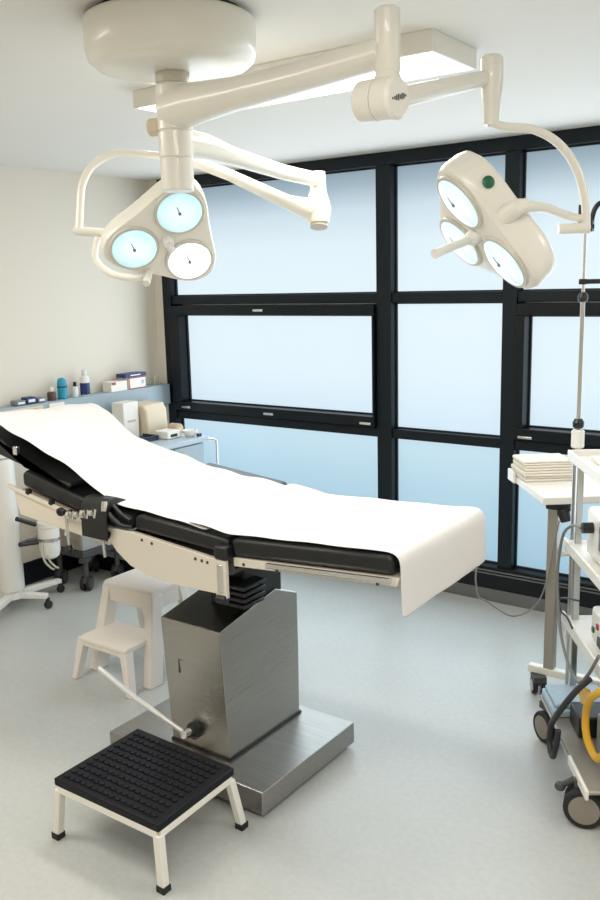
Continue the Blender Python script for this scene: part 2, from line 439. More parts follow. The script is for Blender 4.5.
h1, T1 = lamp_head([(-1.902, 2.023, 2.024), (-2.044, 1.963, 1.921), (-1.965, 2.126, 1.883)], n1, (-1.955, 2.04, 1.905), None, ('lens', 'lens', 'lensw'), .075)
bm = B(); tube(bm, [(-2.24, 1.995, 1.965), (-2.25, 1.985, 1.895), (-2.20, 2.0, 1.845), (-2.111, 2.02, 1.828), (-2.055, 2.03, 1.836)], .011, smooth=True); link('grip_rail', bm, M['cream'], h1)
bm = B(); tube(bm, [(-2.06, 2.04, 1.85), (-2.032, 1.995, 1.808)], .012); link('grip_end', bm, M['cream'], h1)
n2 = V((-.521, -.595, -.613))
h2, T2 = lamp_head([(-.960, 2.022, 1.986), (-1.026, 2.170, 1.899), (-.869, 2.092, 1.841)], n2, (-.985, 1.93, 1.86), ((-.80, 1.908, 2.03), (.699, -.708, .094)), ('lensd', 'lensd', 'lensd'), .088)

# ------------------------------------------------------------------ operating table
Y0, Y1 = 2.14, 2.74
t = thing('operating_table', 'operating table with black padded sections on a brushed steel column and base plate', 'operating table', (-2.05, 2.38, 0))
bm = B(); box(bm, -2.454, -1.697, 2.075, 2.658, .018, .104); link('base_plate', bm, M['steelb'], t, bevel=.004)
bm = B(); box(bm, -2.43, -1.72, 2.10, 2.635, 0, .019); link('base_plinth', bm, M['black'], t, smooth=False)
# column, leaning out slightly at the front top
bm = B()
xa, xb = -2.205, -1.921
bot = [(2.167, .104), (2.603, .104)]
pf = [(2.172, .104), (2.603, .104), (2.607, .36), (2.607, .612), (2.47, .668), (2.141, .606)]
prism(bm, pf, xa, xb, 'x'); link('column', bm, M['steel'], t, smooth=False, bevel=.004)
bm = B(); prism(bm, [(2.168, .104), (2.61, .104), (2.61, .112), (2.168, .112)], xa-.004, xb+.004, 'x'); link('column_gasket', bm, M['black'], t, smooth=False)
bm = B(); prism(bm, [(2.16, .330), (2.609, .37), (2.609, .3715), (2.16, .3315)], xb-.004, xb+.0006, 'x'); link('column_seam', bm, M['steelb'], t, smooth=False)
bm = B(); yp = 2.1525
box(bm, -2.135, -2.131, 2.15, 2.16, .40, .455); box(bm, -2.131, -2.112, 2.15, 2.16, .452, .455)
link('inspection_flap', bm, M['greyr'], t, smooth=False)
for z in (.372, .40): 
    bm = B(); lathe(bm, [(.006, 0), (.005, .003), (0, .004)], TZ((-2.075, 2.16, z+.01), (0, -1, .1)), n=12); link('screw', bm, M['greyr'], t)
# neck
bm = B(); box(bm, -2.10, -1.93, 2.30, 2.52, .62, .82); link('lift_neck', bm, M['black'], t, bevel=.006)
bm = B()
for k in range(4): box(bm, -1.99-.004*k, -1.885+.003*k, 2.24-.003*k, 2.36, .665+.024*k, .680+.024*k)
link('bellows', bm, M['black'], t, bevel=.004)
bm = B(); prism(bm, [(-1.93, .80), (-1.86, .845), (-1.75, .845), (-1.55, .862), (-1.9, .862), (-1.93, .85)], 2.22, 2.6, 'y'); link('foot_section_bracket', bm, M['black'], t, smooth=False, bevel=.003)
# under-frame of the seat
bm = B(); box(bm, -2.42, -1.90, 2.2, 2.68, .80, .885); link('seat_frame', bm, M['greyr'], t, bevel=.01)
def pad(pl, y0, y1, rr=.02):
    """side profile swept over the table's width"""
    bm = B(); prism(bm, pl, y0, y1, 'y'); return bm
# seat side plates (near and far)
sp = [(-1.905, .882), (-1.905, .758), (-2.10, .752), (-2.245, .762), (-2.33, .785), (-2.40, .828), (-2.45, .88), (-2.45, .915), (-2.32, .918)]
for y in (2.125, 2.735):
    bm = B(); prism(bm, sp, y, y+.02, 'y'); link('seat_side_plate', bm, M['beigeplate'], t, smooth=False, bevel=.003)
for x, z in ((-2.26, .895), (-2.21, .89), (-2.0, .868), (-1.97, .866), (-1.945, .864)):
    bm = B(); lathe(bm, [(.006, 0), (.005, .003), (0, .004)], TZ((x, 2.125, z), (0, -1, 0)), n=12); link('screw', bm, M['greyr'], t)
# seat cushion
bm = pad([(-2.315, .924), (-1.862, .899), (-1.862, .951), (-1.875, .956), (-2.28, .984), (-2.31, .972)], Y0, Y1); link('seat_cushion', bm, M['leather'], t, bevel=.016, seg=4)
bm = pad([(-1.845, .899), (-1.225, .943), (-1.225, .995), (-1.24, 1.002), (-1.84, .963), (-1.848, .95)], Y0, Y1); link('foot_cushion', bm, M['leather'], t, bevel=.016, seg=4)
bm = pad([(-1.845, .862), (-1.215, .908), (-1.205, .938), (-1.845, .893)], Y0+.005, Y1-.005); link('foot_section_frame', bm, M['beigeplate'], t, smooth=False, bevel=.003)
# side rails
for y, s in ((Y0-.018, 1), (Y1+.006, -1)):
    bm = B(); prism(bm, [(-1.69, .888), (-1.225, .921), (-1.225, .938), (-1.69, .905)], y, y+.012, 'y'); link('side_rail', bm, M['chrome'], t, smooth=False, bevel=.002)
for x, z in ((-1.80, .882), (-1.66, .885), (-1.28, .912)):
    bm = B(); lathe(bm, [(.006, 0), (.005, .003), (0, .004)], TZ((x, Y0+.005, z-.006), (0, -1, 0)), n=12); link('screw', bm, M['greyr'], t)
# hinge post between seat and foot sections
bm = B(); box(bm, -1.905, -1.858, 2.118, 2.135, .75, .885); link('hinge_post', bm, M['beigeplate'], t, bevel=.003)
bm = B(); box(bm, -1.893, -1.871, 2.112, 2.12, .77, .87); link('hinge_slot', bm, M['chrome'], t, bevel=.002)
bm = B(); box(bm, -1.905, -1.85, 2.113, 2.17, .885, .935); link('hinge_cap', bm, M['black'], t, bevel=.008)
bm = B(); tube(bm, [(-1.9, 2.12, .745), (-1.86, 2.12, .745)], .016); link('hinge_foot', bm, M['black'], t, bevel=.003)
# back section
bm = pad([(-2.955, 1.012), (-2.43, .915), (-2.33, .918), (-2.325, .968), (-2.43, .982), (-2.6, 1.008), (-2.93, 1.078), (-2.955, 1.066)], Y0, Y1); link('back_cushion', bm, M['leather'], t, bevel=.015, seg=4)
bp = [(-3.0, 1.0), (-2.965, .892), (-2.62, .862), (-2.44, .845), (-2.42, .90), (-2.47, .917)]
for y in (2.125, 2.735):
    bm = B(); prism(bm, bp, y, y+.018, 'y'); link('back_side_plate', bm, M['beigeplate'], t, smooth=False, bevel=.003)
bm = B(); prism(bm, [(-2.98, .995), (-2.9, .93), (-2.46, .87), (-2.44, .91)], 2.15, 2.73, 'y'); link('back_frame', bm, M['greyboxb'], t, smooth=False, bevel=.003)
for y in (Y0-.025, Y1+.01):
    bm = B(); prism(bm, [(-3.03, 1.0), (-2.50, .904), (-2.50, .922), (-3.03, 1.018)], y, y+.014, 'y'); link('back_rail', bm, M['beigeplate'], t, smooth=False, bevel=.003)
for k in range(3):
    xx = -2.90+.14*k; zz = .985-.0255*k
    bm = B(); prism(bm, [(xx, zz+.008), (xx+.015, zz+.004), (xx+.018, zz+.022), (xx+.004, zz+.026)], Y0-.03, Y0-.01, 'y'); link('rail_spacer', bm, M['black'], t, smooth=False)
# head rest
bm = pad([(-2.66, 1.035), (-2.72, 1.05), (-3.088, 1.125), (-3.20, 1.15), (-3.205, 1.225), (-3.18, 1.232), (-3.07, 1.19), (-2.93, 1.10), (-2.72, 1.062), (-2.66, 1.055)], Y0+.0, Y1-.0); link('head_cushion', bm, M['leather'], t, bevel=.018, seg=4)
bm = B(); box(bm, -2.985, -2.96, Y0-.012, Y0+.004, 1.14, 1.175, None); link('paper_clip', bm, M['chrome'], t, bevel=.003)
# clamp with knobs and lever on the near rail
bm = B(); tube(bm, [(-2.675, 2.105, .952), (-2.665, 2.09, .95)], .017); tube(bm, [(-2.69, 2.10, .952), (-2.65, 2.10, .952)], .012); link('clamp_knob', bm, M['black'], t, bevel=.004)
bm = B()
for k in range(4):
    x = -2.625+.042*k
    tube(bm, [(x, 2.098, .945+.008*k), (x+.016, 2.098, .948+.008*k)], .018 if k%2 == 0 else .013, n=14)
    tube(bm, [(x+.02, 2.10, .93+.008*k), (x+.03, 2.10, .965+.008*k)], .007, n=10)
box(bm, -2.64, -2.48, 2.105, 2.125, .925, .96)
link('rail_clamp', bm, M['chrome'], t)
bm = B(); tube(bm, [(-2.645, 2.10, .938), (-2.64, 2.10, .82)], .006); link('clamp_lever', bm, M['chrome'], t)
bm = B(); lathe(bm, [(0, -.018), (.012, -.014), (.017, 0), (.012, .014), (0, .018)], TR((-2.64, 2.10, .807)), n=16); link('lever_ball', bm, M['black'], t)
bm = B(); tube(bm, [(-2.46, 2.115, .86), (-2.455, 2.115, .80)], .006); link('rail_pin', bm, M['chrome'], t)
# black cuff hanging over the rail
bm = B()
pts = [(2.235, .99), (2.20, 1.012), (2.16, 1.028), (2.125, 1.024), (2.103, 1.0), (2.096, .96), (2.094, .872), (2.105, .872), (2.108, .96), (2.118, .985), (2.14, .995), (2.2, .98)]
prism(bm, [(y, z) for y, z in pts], -2.555, -2.415, 'x'); link('arm_cuff', bm, M['leather'], t, bevel=.006, seg=3)
bm = B(); tube(bm, [(-2.43, 2.11, 1.02), (-2.425, 2.10, .985)], .012); link('cuff_buckle', bm, M['chrome'], t)
bm = B()
tube(bm, [(-2.44, 2.12, .985), (-2.40, 2.12, .955), (-2.36, 2.125, .935), (-2.31, 2.13, .935)], [.011, .008], smooth=True)
tube(bm, [(-2.42, 2.14, 1.0), (-2.38, 2.14, .975), (-2.33, 2.14, .955)], [.009, .007], smooth=True)
link('cuff_strap', bm, M['black'], t)
# arm board on the far side
bm = B(); prism(bm, [(-2.64, .955), (-2.19, .925), (-2.18, .945), (-2.19, .962), (-2.62, 1.002), (-2.65, .985)], 2.80, 2.92, 'y'); link('arm_board', bm, M['leather'], t, bevel=.012, seg=3)
bm = B(); prism(bm, [(-2.55, .93), (-2.25, .91), (-2.25, .925), (-2.55, .95)], 2.755, 2.88, 'y'); link('arm_board_bracket', bm, M['steelrod'], t, smooth=False, bevel=.003)
# pump lever at the column foot
bm = B(); T = TZ((-2.075, 2.165, .185), (0, -1, .05)); lathe(bm, [(.032, 0), (.032, .02), (.02, .026), (.014, .05), (.012, .055), (0, .055)], T, n=24); link('lever_hub', bm, M['black'], t)
bm = B(); tube(bm, [(-2.075, 2.105, .197), (-2.28, 2.06, .30), (-2.435, 2.03, .39)], [.0085, .0095], n=14); link('foot_lever', bm, M['lever'], t)
bm = B(); tube(bm, [(-2.075, 2.125, .192), (-2.075, 2.095, .195)], .016); link('lever_nut', bm, M['chrome'], t)

# paper sheet
def sheet(name, prof, y0, y1, m, ny=14, amp=.0015, th=.003, seed=1, lip=None):
    """prof: rows of (x_near, z_near, x_far, z_far)"""
    rnd = random.Random(seed); bm = B(); rows = []
    # resample
    P = []
    for a, b in zip(prof[:-1], prof[1:]):
        n = max(1, int(math.hypot(a[0]-b[0], a[1]-b[1])/.03))
        for k in range(n): P.append([a[i]+(b[i]-a[i])*k/n for i in range(4)])
    P.append(list(prof[-1]))
    for i, (xn, zn, xf, zf) in enumerate(P):
        row = []
        for j in range(ny+1):
            f = j/ny
            w = amp*(math.sin(i*.9+j*.7)+math.sin(i*.37-j*1.3+2))
            row.append(bm.verts.new((xn+(xf-xn)*f, y0+(y1-y0)*f+.002*math.sin(i*.8), zn+(zf-zn)*f+w)))
        rows.append(row)
    for a, b in zip(rows[:-1], rows[1:]):
        for j in range(ny): bm.faces.new([a[j], a[j+1], b[j+1], b[j]])
    o = link(name, bm, m, ang=80)
    s = o.modifiers.new('thick', 'SOLIDIFY'); s.thickness = th; s.offset = 1
    sb = o.modifiers.new('sub', 'SUBSURF'); sb.levels = 1; sb.render_levels = 1
    return o
o = sheet('paper_sheet', [(-3.225, 1.285, -3.205, 1.262), (-3.18, 1.282, -3.165, 1.257), (-3.072, 1.246, -3.08, 1.222), (-2.92, 1.198, -2.93, 1.128), (-2.82, 1.165, -2.83, 1.098), (-2.708, 1.128, -2.72, 1.082), (-2.56, 1.062, -2.57, 1.055),
    (-2.44, 1.008, -2.44, 1.030), (-2.29, .993, -2.29, 1.010), (-2.08, .978, -2.08, .998), (-1.97, .968, -1.97, .983)], Y0+.012, Y1+.008, M['paper'], amp=.003)
tag(o, 'white paper sheet over the head, back and seat of the operating table', 'paper sheet')
o = sheet('paper_cover', [(-2.06, .985, -2.04, 1.006), (-1.98, .983, -1.95, .996), (-1.87, .972, -1.87, .982), (-1.5, .993, -1.5, .995), (-1.26, 1.010, -1.26, 1.010), (-1.23, 1.010, -1.23, 1.010), (-1.210, .998, -1.210, .998), (-1.204, .975, -1.204, .975), (-1.202, .90, -1.202, .90), (-1.199, .808, -1.199, .822)], Y0+.006, Y1+.012, M['paper'], amp=.0012, seed=4)
tag(o, 'white paper cover over the foot end of the operating table, hanging down over its edge', 'paper sheet')

# ------------------------------------------------------------------ black-topped step stool
t = thing('step_stool', 'low step stool with a ribbed black rubber top on splayed cream legs', 'step stool', (-1.97, 1.81, 0))
ca = [(-2.195, 1.612), (-1.727, 1.618), (-1.740, 1.985), (-2.203, 1.995)]
bm = B(); hexa(bm, [(x, y, .204) for x, y in ca], [(x, y, .230) for x, y in ca]); link('top_board', bm, M['tread'], t, bevel=.004)
bm = B()
def bil(u, v): 
    a = V(ca[0]).lerp(V(ca[1]), u); b = V(ca[3]).lerp(V(ca[2]), u); return a.lerp(b, v)
for i in range(16):
    for j in range(11):
        p = bil((i+.9)/17.8+.015, (j+.8)/12.0+.01); q = V((p.x, p.y, .2298))
        box(bm, q.x-.0095, q.x+.0095, q.y-.006, q.y+.006, .2296, .2335)
rb = link('tread_rib', bm, M['tread'], t, smooth=False); rb['kind'] = 'stuff'
bm = B(); k = .012
ci = [(-2.195+k, 1.612+k), (-1.727-k, 1.618+k), (-1.740-k, 1.985-k), (-2.203+k, 1.995-k)]
for i in range(4):
    a = V((*ci[i], .192)); b = V((*ci[(i+1)%4], .192))
    d = (b-a).normalized(); s = V((-d.y, d.x, 0))*.0115
    hexa(bm, [a-s+V((0,0,-.012)), b-s+V((0,0,-.012)), b+s+V((0,0,-.012)), a+s+V((0,0,-.012))], [a-s+V((0,0,.012)), b-s+V((0,0,.012)), b+s+V((0,0,.012)), a+s+V((0,0,.012))])
link('frame', bm, M['cream'], t, smooth=False, bevel=.003)
feet = [(-2.213, 1.625), (-1.733, 1.632), (-1.735, 2.005), (-2.215, 2.01)]
for i in range(4):
    a = V((*ci[i], .19)); b = V((*feet[i], .012)); r = .0135
    L = link('leg', (lambda bm: (hexa(bm, [b+V((-r,-r,0)), b+V((r,-r,0)), b+V((r,r,0)), b+V((-r,r,0))], [a+V((-r,-r,0)), a+V((r,-r,0)), a+V((r,r,0)), a+V((-r,r,0))]), bm)[1])(B()), M['cream'], t, smooth=False, bevel=.003)
    bm = B(); r2 = .0165; hexa(bm, [b+V((-r2,-r2,-.012)), b+V((r2,-r2,-.012)), b+V((r2,r2,-.012)), b+V((-r2,r2,-.012))], [b+V((-r2,-r2,.010)), b+V((r2,-r2,.010)), b+V((r2,r2,.010)), b+V((-r2,r2,.010))])
    link('foot_cap', bm, M['rubber'], L, smooth=False, bevel=.002)

# ------------------------------------------------------------------ white plastic two-step stool
t = thing('plastic_step_stool', 'white moulded plastic two-step stool behind the steel column', 'step stool', (-2.94, 2.7, 0))
def panel(bm, outer, holes_pts, y0, y1, axis='y'):
    pass
bm = B()
# top slab with rounded front
prism(bm, [(2.655, .395), (2.655, .415), (2.67, .424), (2.87, .424), (2.885, .415), (2.885, .395)], -3.11, -2.785, 'x')
link('top_step', bm, M['warmwhite'], t, bevel=.006, seg=3)
bm = B(); prism(bm, [(2.475, .185), (2.475, .203), (2.49, .212), (2.70, .212), (2.70, .185)], -3.09, -2.785, 'x'); link('lower_step', bm, M['warmwhite'], t, bevel=.006, seg=3)
def leg4(bm, p0, p1, wx0, wy0, wx1, wy1):
    (x, y, z), (X, Yy, Z) = p0, p1
    hexa(bm, [(x-wx0, y-wy0, z), (x+wx0, y-wy0, z), (x+wx0, y+wy0, z), (x-wx0, y+wy0, z)], [(X-wx1, Yy-wy1, Z), (X+wx1, Yy-wy1, Z), (X+wx1, Yy+wy1, Z), (X-wx1, Yy+wy1, Z)])
for xs, xt in ((-3.115, -3.09), (-2.750, -2.805)):
    bm = B(); leg4(bm, (xs, 2.60, 0), (xt, 2.69, .40), .027, .04, .024, .034); link('front_leg', bm, M['warmwhite'], t, bevel=.005)
    bm = B(); leg4(bm, (xs, 2.93, 0), (xt, 2.86, .40), .022, .025, .020, .025); link('rear_leg', bm, M['warmwhite'], t, bevel=.005)
    bm = B(); leg4(bm, (xs-.0, 2.465, 0), (xt+(.005 if xs < -3 else -.0), 2.50, .19), .015, .02, .022, .025); link('step_leg', bm, M['warmwhite'], t, bevel=.005)
bm = B(); prism(bm, [(-3.12, .33), (-2.785, .33), (-2.785, .40), (-3.12, .40)], 2.657, 2.675, 'y'); link('front_apron', bm, M['warmwhite'], t, bevel=.004)
bm = B(); prism(bm, [(-3.11, .15), (-3.06, .165), (-2.84, .165), (-2.79, .15), (-2.79, .20), (-3.11, .20)], 2.478, 2.495, 'y'); link('step_apron', bm, M['warmwhite'], t, bevel=.004)
bm = B(); prism(bm, [(2.66, .33), (2.88, .33), (2.88, .40), (2.66, .40)], -2.80, -2.787, 'x'); link('side_apron', bm, M['warmwhite'], t, bevel=.004)
bm = B(); prism(bm, [(2.66, .33), (2.88, .33), (2.88, .40), (2.66, .40)], -3.118, -3.105, 'x'); link('side_apron', bm, M['warmwhite'], t, bevel=.004)
bm = B(); box(bm, -3.12, -2.78, 2.89, 2.905, .12, .17); link('rear_brace', bm, M['warmwhite'], t, bevel=.004)

# ------------------------------------------------------------------ casters
def caster(parent, p, r, ang, w=.026, twin=True, name='caster', top=None, hubm='hub'):
    """p: floor point, ang: direction of the wheel axle"""
    T = TR(p, ang); top = top or r*2+.03
    bm = B(); box(bm, -.028, .028, -.035, .035, top-.028, top, T); tube(bm, [T @ V((0, 0, r*1.2)), T @ V((0, 0, top-.02))], .016)
    prism(bm, [(-r*.95, r*1.25), (-r*.5, r*1.75), (0, r*2.02), (r*.7, r*1.9), (r*.9, r*1.3), (0, r*1.1)], -.010, .010, 'x', T=T)
    c = link(name, bm, M['greyr'], parent, bevel=.003)
    offs = (-w*.85, w*.85) if twin else (0,)
    for k in offs:
        Tw = T @ Matrix.Translation(V((k, 0, r))) @ Matrix.Rotation(PI/2, 4, 'Y')
        bm = B(); lathe(bm, [(r*.72, -w/2), (r*.93, -w/2), (r, -w/4), (r, w/4), (r*.93, w/2), (r*.72, w/2)], Tw, n=32)
        wh = link('wheel', bm, M['rubber'], c)
        bm = B(); lathe(bm, [(0, -w/2-.003), (r*.6, -w/2-.003), (r*.78, -w/2+.001), (r*.78, w/2-.001), (r*.6, w/2+.003), (0, w/2+.003)], Tw, n=32)
        link('wheel_disc', bm, M[hubm], wh if False else c)
    return c

# ------------------------------------------------------------------ side table
ex = V((.79, .613, 0)); ey = V((-.613, .79, 0))
TA = Matrix.Translation(V((-1.241, 3.42, 0))) @ Matrix((ex, ey, V((0, 0, 1)))).transposed().to_4x4()
t = thing('overbed_table', 'cream-topped wheeled side table on square metal legs below the window', 'side table', (-1.1, 3.6, 0))
bm = B(); box(bm, 0, .62, 0, .50, .868, .90, TA); link('tabletop', bm, M['whitel'], t, bevel=.004)
bm = B(); box(bm, 0, .62, .50, .515, .868, .915, TA); box(bm, -.012, 0, .40, .50, .868, .92, TA); link('raised_lip', bm, M['whitel'], t, bevel=.003)
bm = B(); box(bm, -1.246, -1.203, 3.49, 3.535, .115, .868); link('leg', bm, M['tube'], t, bevel=.003)
bm = B(); box(bm, -1.015, -.985, 3.75, 3.78, .05, .868); link('leg', bm, M['tube'], t, bevel=.003)
bm = B(); box(bm, -1.315, -.74, 3.488, 3.525, .085, .118); link('foot_bar', bm, M['cream'], t, bevel=.004)
bm = B(); tube(bm, [(-1.22, 3.53, .63), (-1.0, 3.75, .63)], .012); link('cross_bar', bm, M['cream'], t)
bm = B(); box(bm, -1.255, -1.15, 3.485, 3.54, .835, .87); tube(bm, [(-1.185, 3.50, .84), (-1.165, 3.49, .79)], [.028, .022]); link('height_clamp', bm, M['black'], t, bevel=.006)
caster(t, (-1.262, 3.485, 0), .036, .6, .022, True, top=.086, hubm='steelrod')
caster(t, (-.78, 3.505, 0), .036, .6, .022, True, top=.086, hubm='steelrod')
# folded cloths stacked on it
z = .9005
cl = [(.005, .235, .285, .482, .024), (.0, .238, .28, .485, .022), (.008, .23, .29, .48, .024), (.004, .226, .296, .476, .018)]
lab = ['lowest of the folded cream cloths stacked on the side table', 'second folded cream cloth from the bottom of the stack on the side table',
       'third folded cream cloth from the bottom of the stack on the side table', 'topmost folded cream cloth of the stack on the side table']
for i, (a, b, c_, d, h) in enumerate(cl):
    bm = B(); box(bm, a, b, c_, d, z, z+h*.46, TA); box(bm, a+.003, b-.002, c_+.004, d, z+h*.5, z+h*.98, TA); box(bm, a-.004, a+.02, c_+.008, d-.004, z+.002, z+h*.95, TA)
    o = link('folded_cloth', bm, M['cloth'], None, bevel=.005, seg=3); tag(o, lab[i], 'cloth', 'folded cloths on the side table'); z += h+.0006

# ------------------------------------------------------------------ equipment cart
eu = V((.547, -.837, 0)); ev = V((.837, .547, 0))
TC = Matrix.Translation(V((-1.015, 3.13, 0))) @ Matrix((eu, ev, V((0, 0, 1)))).transposed().to_4x4()   # det is negative-free: u x v = +z
if TC.determinant() < 0: pass
t = thing('equipment_cart', 'white multi-shelf equipment cart on large grey castors at the right edge', 'cart', (-.75, 3.0, 0))
def cb(name, a, b, c_, d, z0, z1, m, par=None, bev=.004):
    bm = B(); box(bm, a, b, c_, d, z0, z1, TC); return link(name, bm, M[m], par or t, bevel=bev)
cb('base_shelf', -.075, .60, -.09, .46, .156, .170, 'tube')
cb('base_rail', .40, .62, -.102, -.09, .150, .185, 'white')
cb('middle_shelf', -.095, .59, .0, .42, .475, .495, 'white')
cb('middle_shelf_rim', -.095, .59, -.013, -.0, .468, .515, 'white')
bm = B(); prism(bm, [(-.10, .475), (-.06, .475), (-.085, .40), (-.10, .40)], .005, .02, 'y', T=TC); link('shelf_bracket', bm, M['white'], t, bevel=.003)
cb('upper_shelf', -.10, .52, .0, .42, .775, .80, 'white')
cb('upper_shelf_rim', -.10, .52, -.014, -.0, .770, .812, 'white')
cb('top_shelf', -.075, .50, .0, .42, 1.115, 1.135, 'white')
bm = B(); box(bm, -.085, .52, -.012, .0, 1.118, 1.158, TC); box(bm, -.085, -.075, .0, .44, 1.118, 1.158, TC); link('top_shelf_rim', bm, M['white'], t, bevel=.004)
for (u, v_, z0, z1, m) in ((-.055, .03, .17, 1.115, 'steelrod'), (-.055, .40, .17, 1.115, 'tube'), (.45, .40, .17, 1.115, 'tube'), (.565, .03, .17, .475, 'white')):
    cb('post', u-.013, u+.013, v_-.013, v_+.013, z0, z1, m)
caster(t, TC @ V((-.025, -.060, 0)), .062, -2.2, .028, True, top=.158)
caster(t, TC @ V((.51, -.07, 0)), .068, -1.32, .030, True, top=.165)
caster(t, TC @ V((-.02, .42, 0)), .070, -.35, .030, True, top=.165)
bm = B(); tube(bm, [TC @ V((.50, -.06, .145)), TC @ V((.48, -.10, .14)), TC @ V((.47, -.135, .115))], [.014, .010]); lathe(bm, [(0, -.016), (.015, -.01), (.019, 0), (.015, .01), (0, .016)], TR(TC @ V((.468, -.142, .108))), n=16)
link('brake_pedal', bm, M['greyr'], t)

# infusion pole rising from the cart
PX, PY = -1.015, 3.13
t = thing('infusion_pole', 'tall thin steel infusion pole with black clamps rising beside the cart', 'pole', (PX, PY, .19))
PX, PY = (TC @ V((-.03, -.070, 0))).xy
PX, PY = -1.047, 3.234
t.location = (PX, PY, .16)
bm = B(); tube(bm, [(PX, PY, .192), (PX, PY, 1.115)], .015, n=16); link('lower_tube', bm, M['steelrod'], t)
bm = B(); tube(bm, [(PX, PY, 1.115), (PX, PY, 1.72)], .0085, n=14); link('pole_tube', bm, M['steelrod'], t)
bm = B(); tube(bm, [(PX, PY, 1.72), (PX, PY, 2.02)], .006, n=14); link('upper_tube', bm, M['chrome'], t)
bm = B(); lathe(bm, [(.02, 1.16), (.024, 1.165), (.024, 1.225), (.018, 1.23)], TR((PX, PY, 0))); link('socket_collar', bm, M['white'], t)
bm = B(); lathe(bm, [(.014, 1.235), (.02, 1.24), (.022, 1.258), (.014, 1.272)], TR((PX, PY, 0)), n=16); link('lock_ring', bm, M['black'], t)
bm = B(); lathe(bm, [(.012, 1.705), (.018, 1.712), (.018, 1.728), (.010, 1.74)], TR((PX, PY, 0)), n=16); link('lock_ring', bm, M['black'], t)
bm = B(); box(bm, PX-.014, PX+.014, PY-.014, PY+.014, 1.768, 1.788); tube(bm, [(PX, PY, 1.778), (PX+.10, PY+.04, 1.778)], .009); link('line_clamp', bm, M['black'], t, bevel=.003)
bm = B()
box(bm, PX-.024, PX-.004, PY-.012, PY+.012, 1.965, 2.05); box(bm, PX+.010, PX+.028, PY-.010, PY+.010, 1.965, 2.0); tube(bm, [(PX+.02, PY, 1.99), (PX+.03, PY, 2.03), (PX+.045, PY+.01, 2.052), (PX+.06, PY+.015, 2.04), (PX+.062, PY+.016, 2.02)], .009, smooth=True)
box(bm, PX-.024, PX+.028, PY-.011, PY+.011, 1.955, 1.98); link('hook_clamp', bm, M['black'], t, bevel=.004)

# things on the cart
def on_cart(name, label, cat, a, b, c_, d, z0, z1, m, bev=.006, parts=()):
    tt = thing(name, label, cat, TC @ V(((a+b)/2, (c_+d)/2, z0)))
    cb('casing', a, b, c_, d, z0, z1, m, tt, bev)
    for nm, q, mm in parts: cb(nm, *q, mm, tt, .002)
    return tt
on_cart('monitor_unit', 'cream electronic unit with a grey display on the upper cart shelf', 'medical device', .09, .50, .02, .36, .813, .985, 'cream', .012,
        (('display', (.26, .46, .014, .022, .87, .955), 'screen'), ('display_frame', (.245, .475, .0165, .022, .855, .97), 'creamd')))
bm = B(); tube(bm, [TC @ V((.17, -.018, .925)), TC @ V((.17, .019, .925))], .02); link('cable_plug', bm, M['black'], bpy.data.objects['monitor_unit'])
on_cart('power_unit', 'white box with small red and green buttons on the middle cart shelf', 'medical device', .12, .50, .04, .38, .496, .62, 'white', .015,
        (('red_button', (.20, .22, .034, .042, .56, .58), 'red'), ('green_button', (.15, .17, .034, .042, .53, .55), 'green'), ('dark_port', (.22, .34, .034, .042, .505, .54), 'black')))
bm = B(); box(bm, -.07, .12, -.085, .14, .171, .202, TC); box(bm, -.06, .11, -.075, .13, .203, .222, TC)
o = link('wrapped_packet', bm, M['bluepack'], None, bevel=.008, seg=3); tag(o, 'pale blue wrapped packet on the bottom shelf of the cart', 'packet')
on_cart('transformer_box', 'black box beside the blue packet on the bottom cart shelf', 'box', .14, .27, -.03, .20, .171, .25, 'black')
on_cart('suction_pump', 'grey metal box at the open side of the bottom cart shelf', 'medical device', .34, .54, .01, .26, .171, .31, 'tube')
bm = B(); box(bm, .0, .28, .05, .36, 1.1355, 1.150, TC); 
o = link('document_tray', bm, M['whitel'], None, bevel=.003); tag(o, 'flat white pad of papers lying on top of the cart', 'papers')
bm = B(); tube(bm, [TC @ V((.06, .12, 1.158)), TC @ V((.10, .09, 1.162)), TC @ V((.14, .14, 1.158)), TC @ V((.10, .18, 1.156))], .0045, smooth=True)
o = link('coiled_lead', bm, M['cabled'], None); tag(o, 'short black lead curled on the papers on top of the cart', 'cable')
# cables and hoses
def cable(name, pts, r, m, label, cat='cable', group=None):
    bm = B(); tube(bm, pts, r, n=8, smooth=True, sub=8); return tag(link(name, bm, M[m], None), label, cat, group)
cable('signal_cable', [(-1.175, 2.62, .84), (-1.28, 2.85, .70), (-1.40, 3.15, .52), (-1.445, 3.33, .437), (-1.354, 3.394, .367), (-1.278, 3.459, .407), (-1.235, 3.47, .52), (-1.205, 3.47, .70), (-1.185, 3.46, .80)], .0035, 'cable',
      'thin grey cable looping from the foot end of the operating table to the side table')
cable('power_cable', [TC @ V((0.17, -0.022, 0.925)), TC @ V((0.10, -0.03, 0.915)), TC @ V((0, -0.035, 0.86)), TC @ V((-0.074, -0.03, 0.767)), TC @ V((-0.1, -0.03, 0.64)), TC @ V((-0.05, -0.03, 0.5)), TC @ V((0, -0.03, 0.431)), TC @ V((0.124, -0.035, 0.386)), TC @ V((0.235, -0.03, 0.372)), TC @ V((0.351, -0.03, 0.455)), TC @ V((0.43, -0.02, 0.56))], .006, 'cable',
      'dark grey cable hanging from the display unit down the side of the cart')
cable('black_lead', [TC @ V((0.38, -0.03, 0.455)), TC @ V((0.36, -0.07, 0.4)), TC @ V((0.31, -0.11, 0.3)), TC @ V((0.22, -0.115, 0.2)), TC @ V((0.2, -0.115, 0.12)), TC @ V((0.25, -0.115, 0.09)), TC @ V((0.29, -0.115, 0.15)), TC @ V((0.3, -0.11, 0.22))], .011, 'cabled',
      'bundle of black cord hanging off the bottom shelf of the cart')
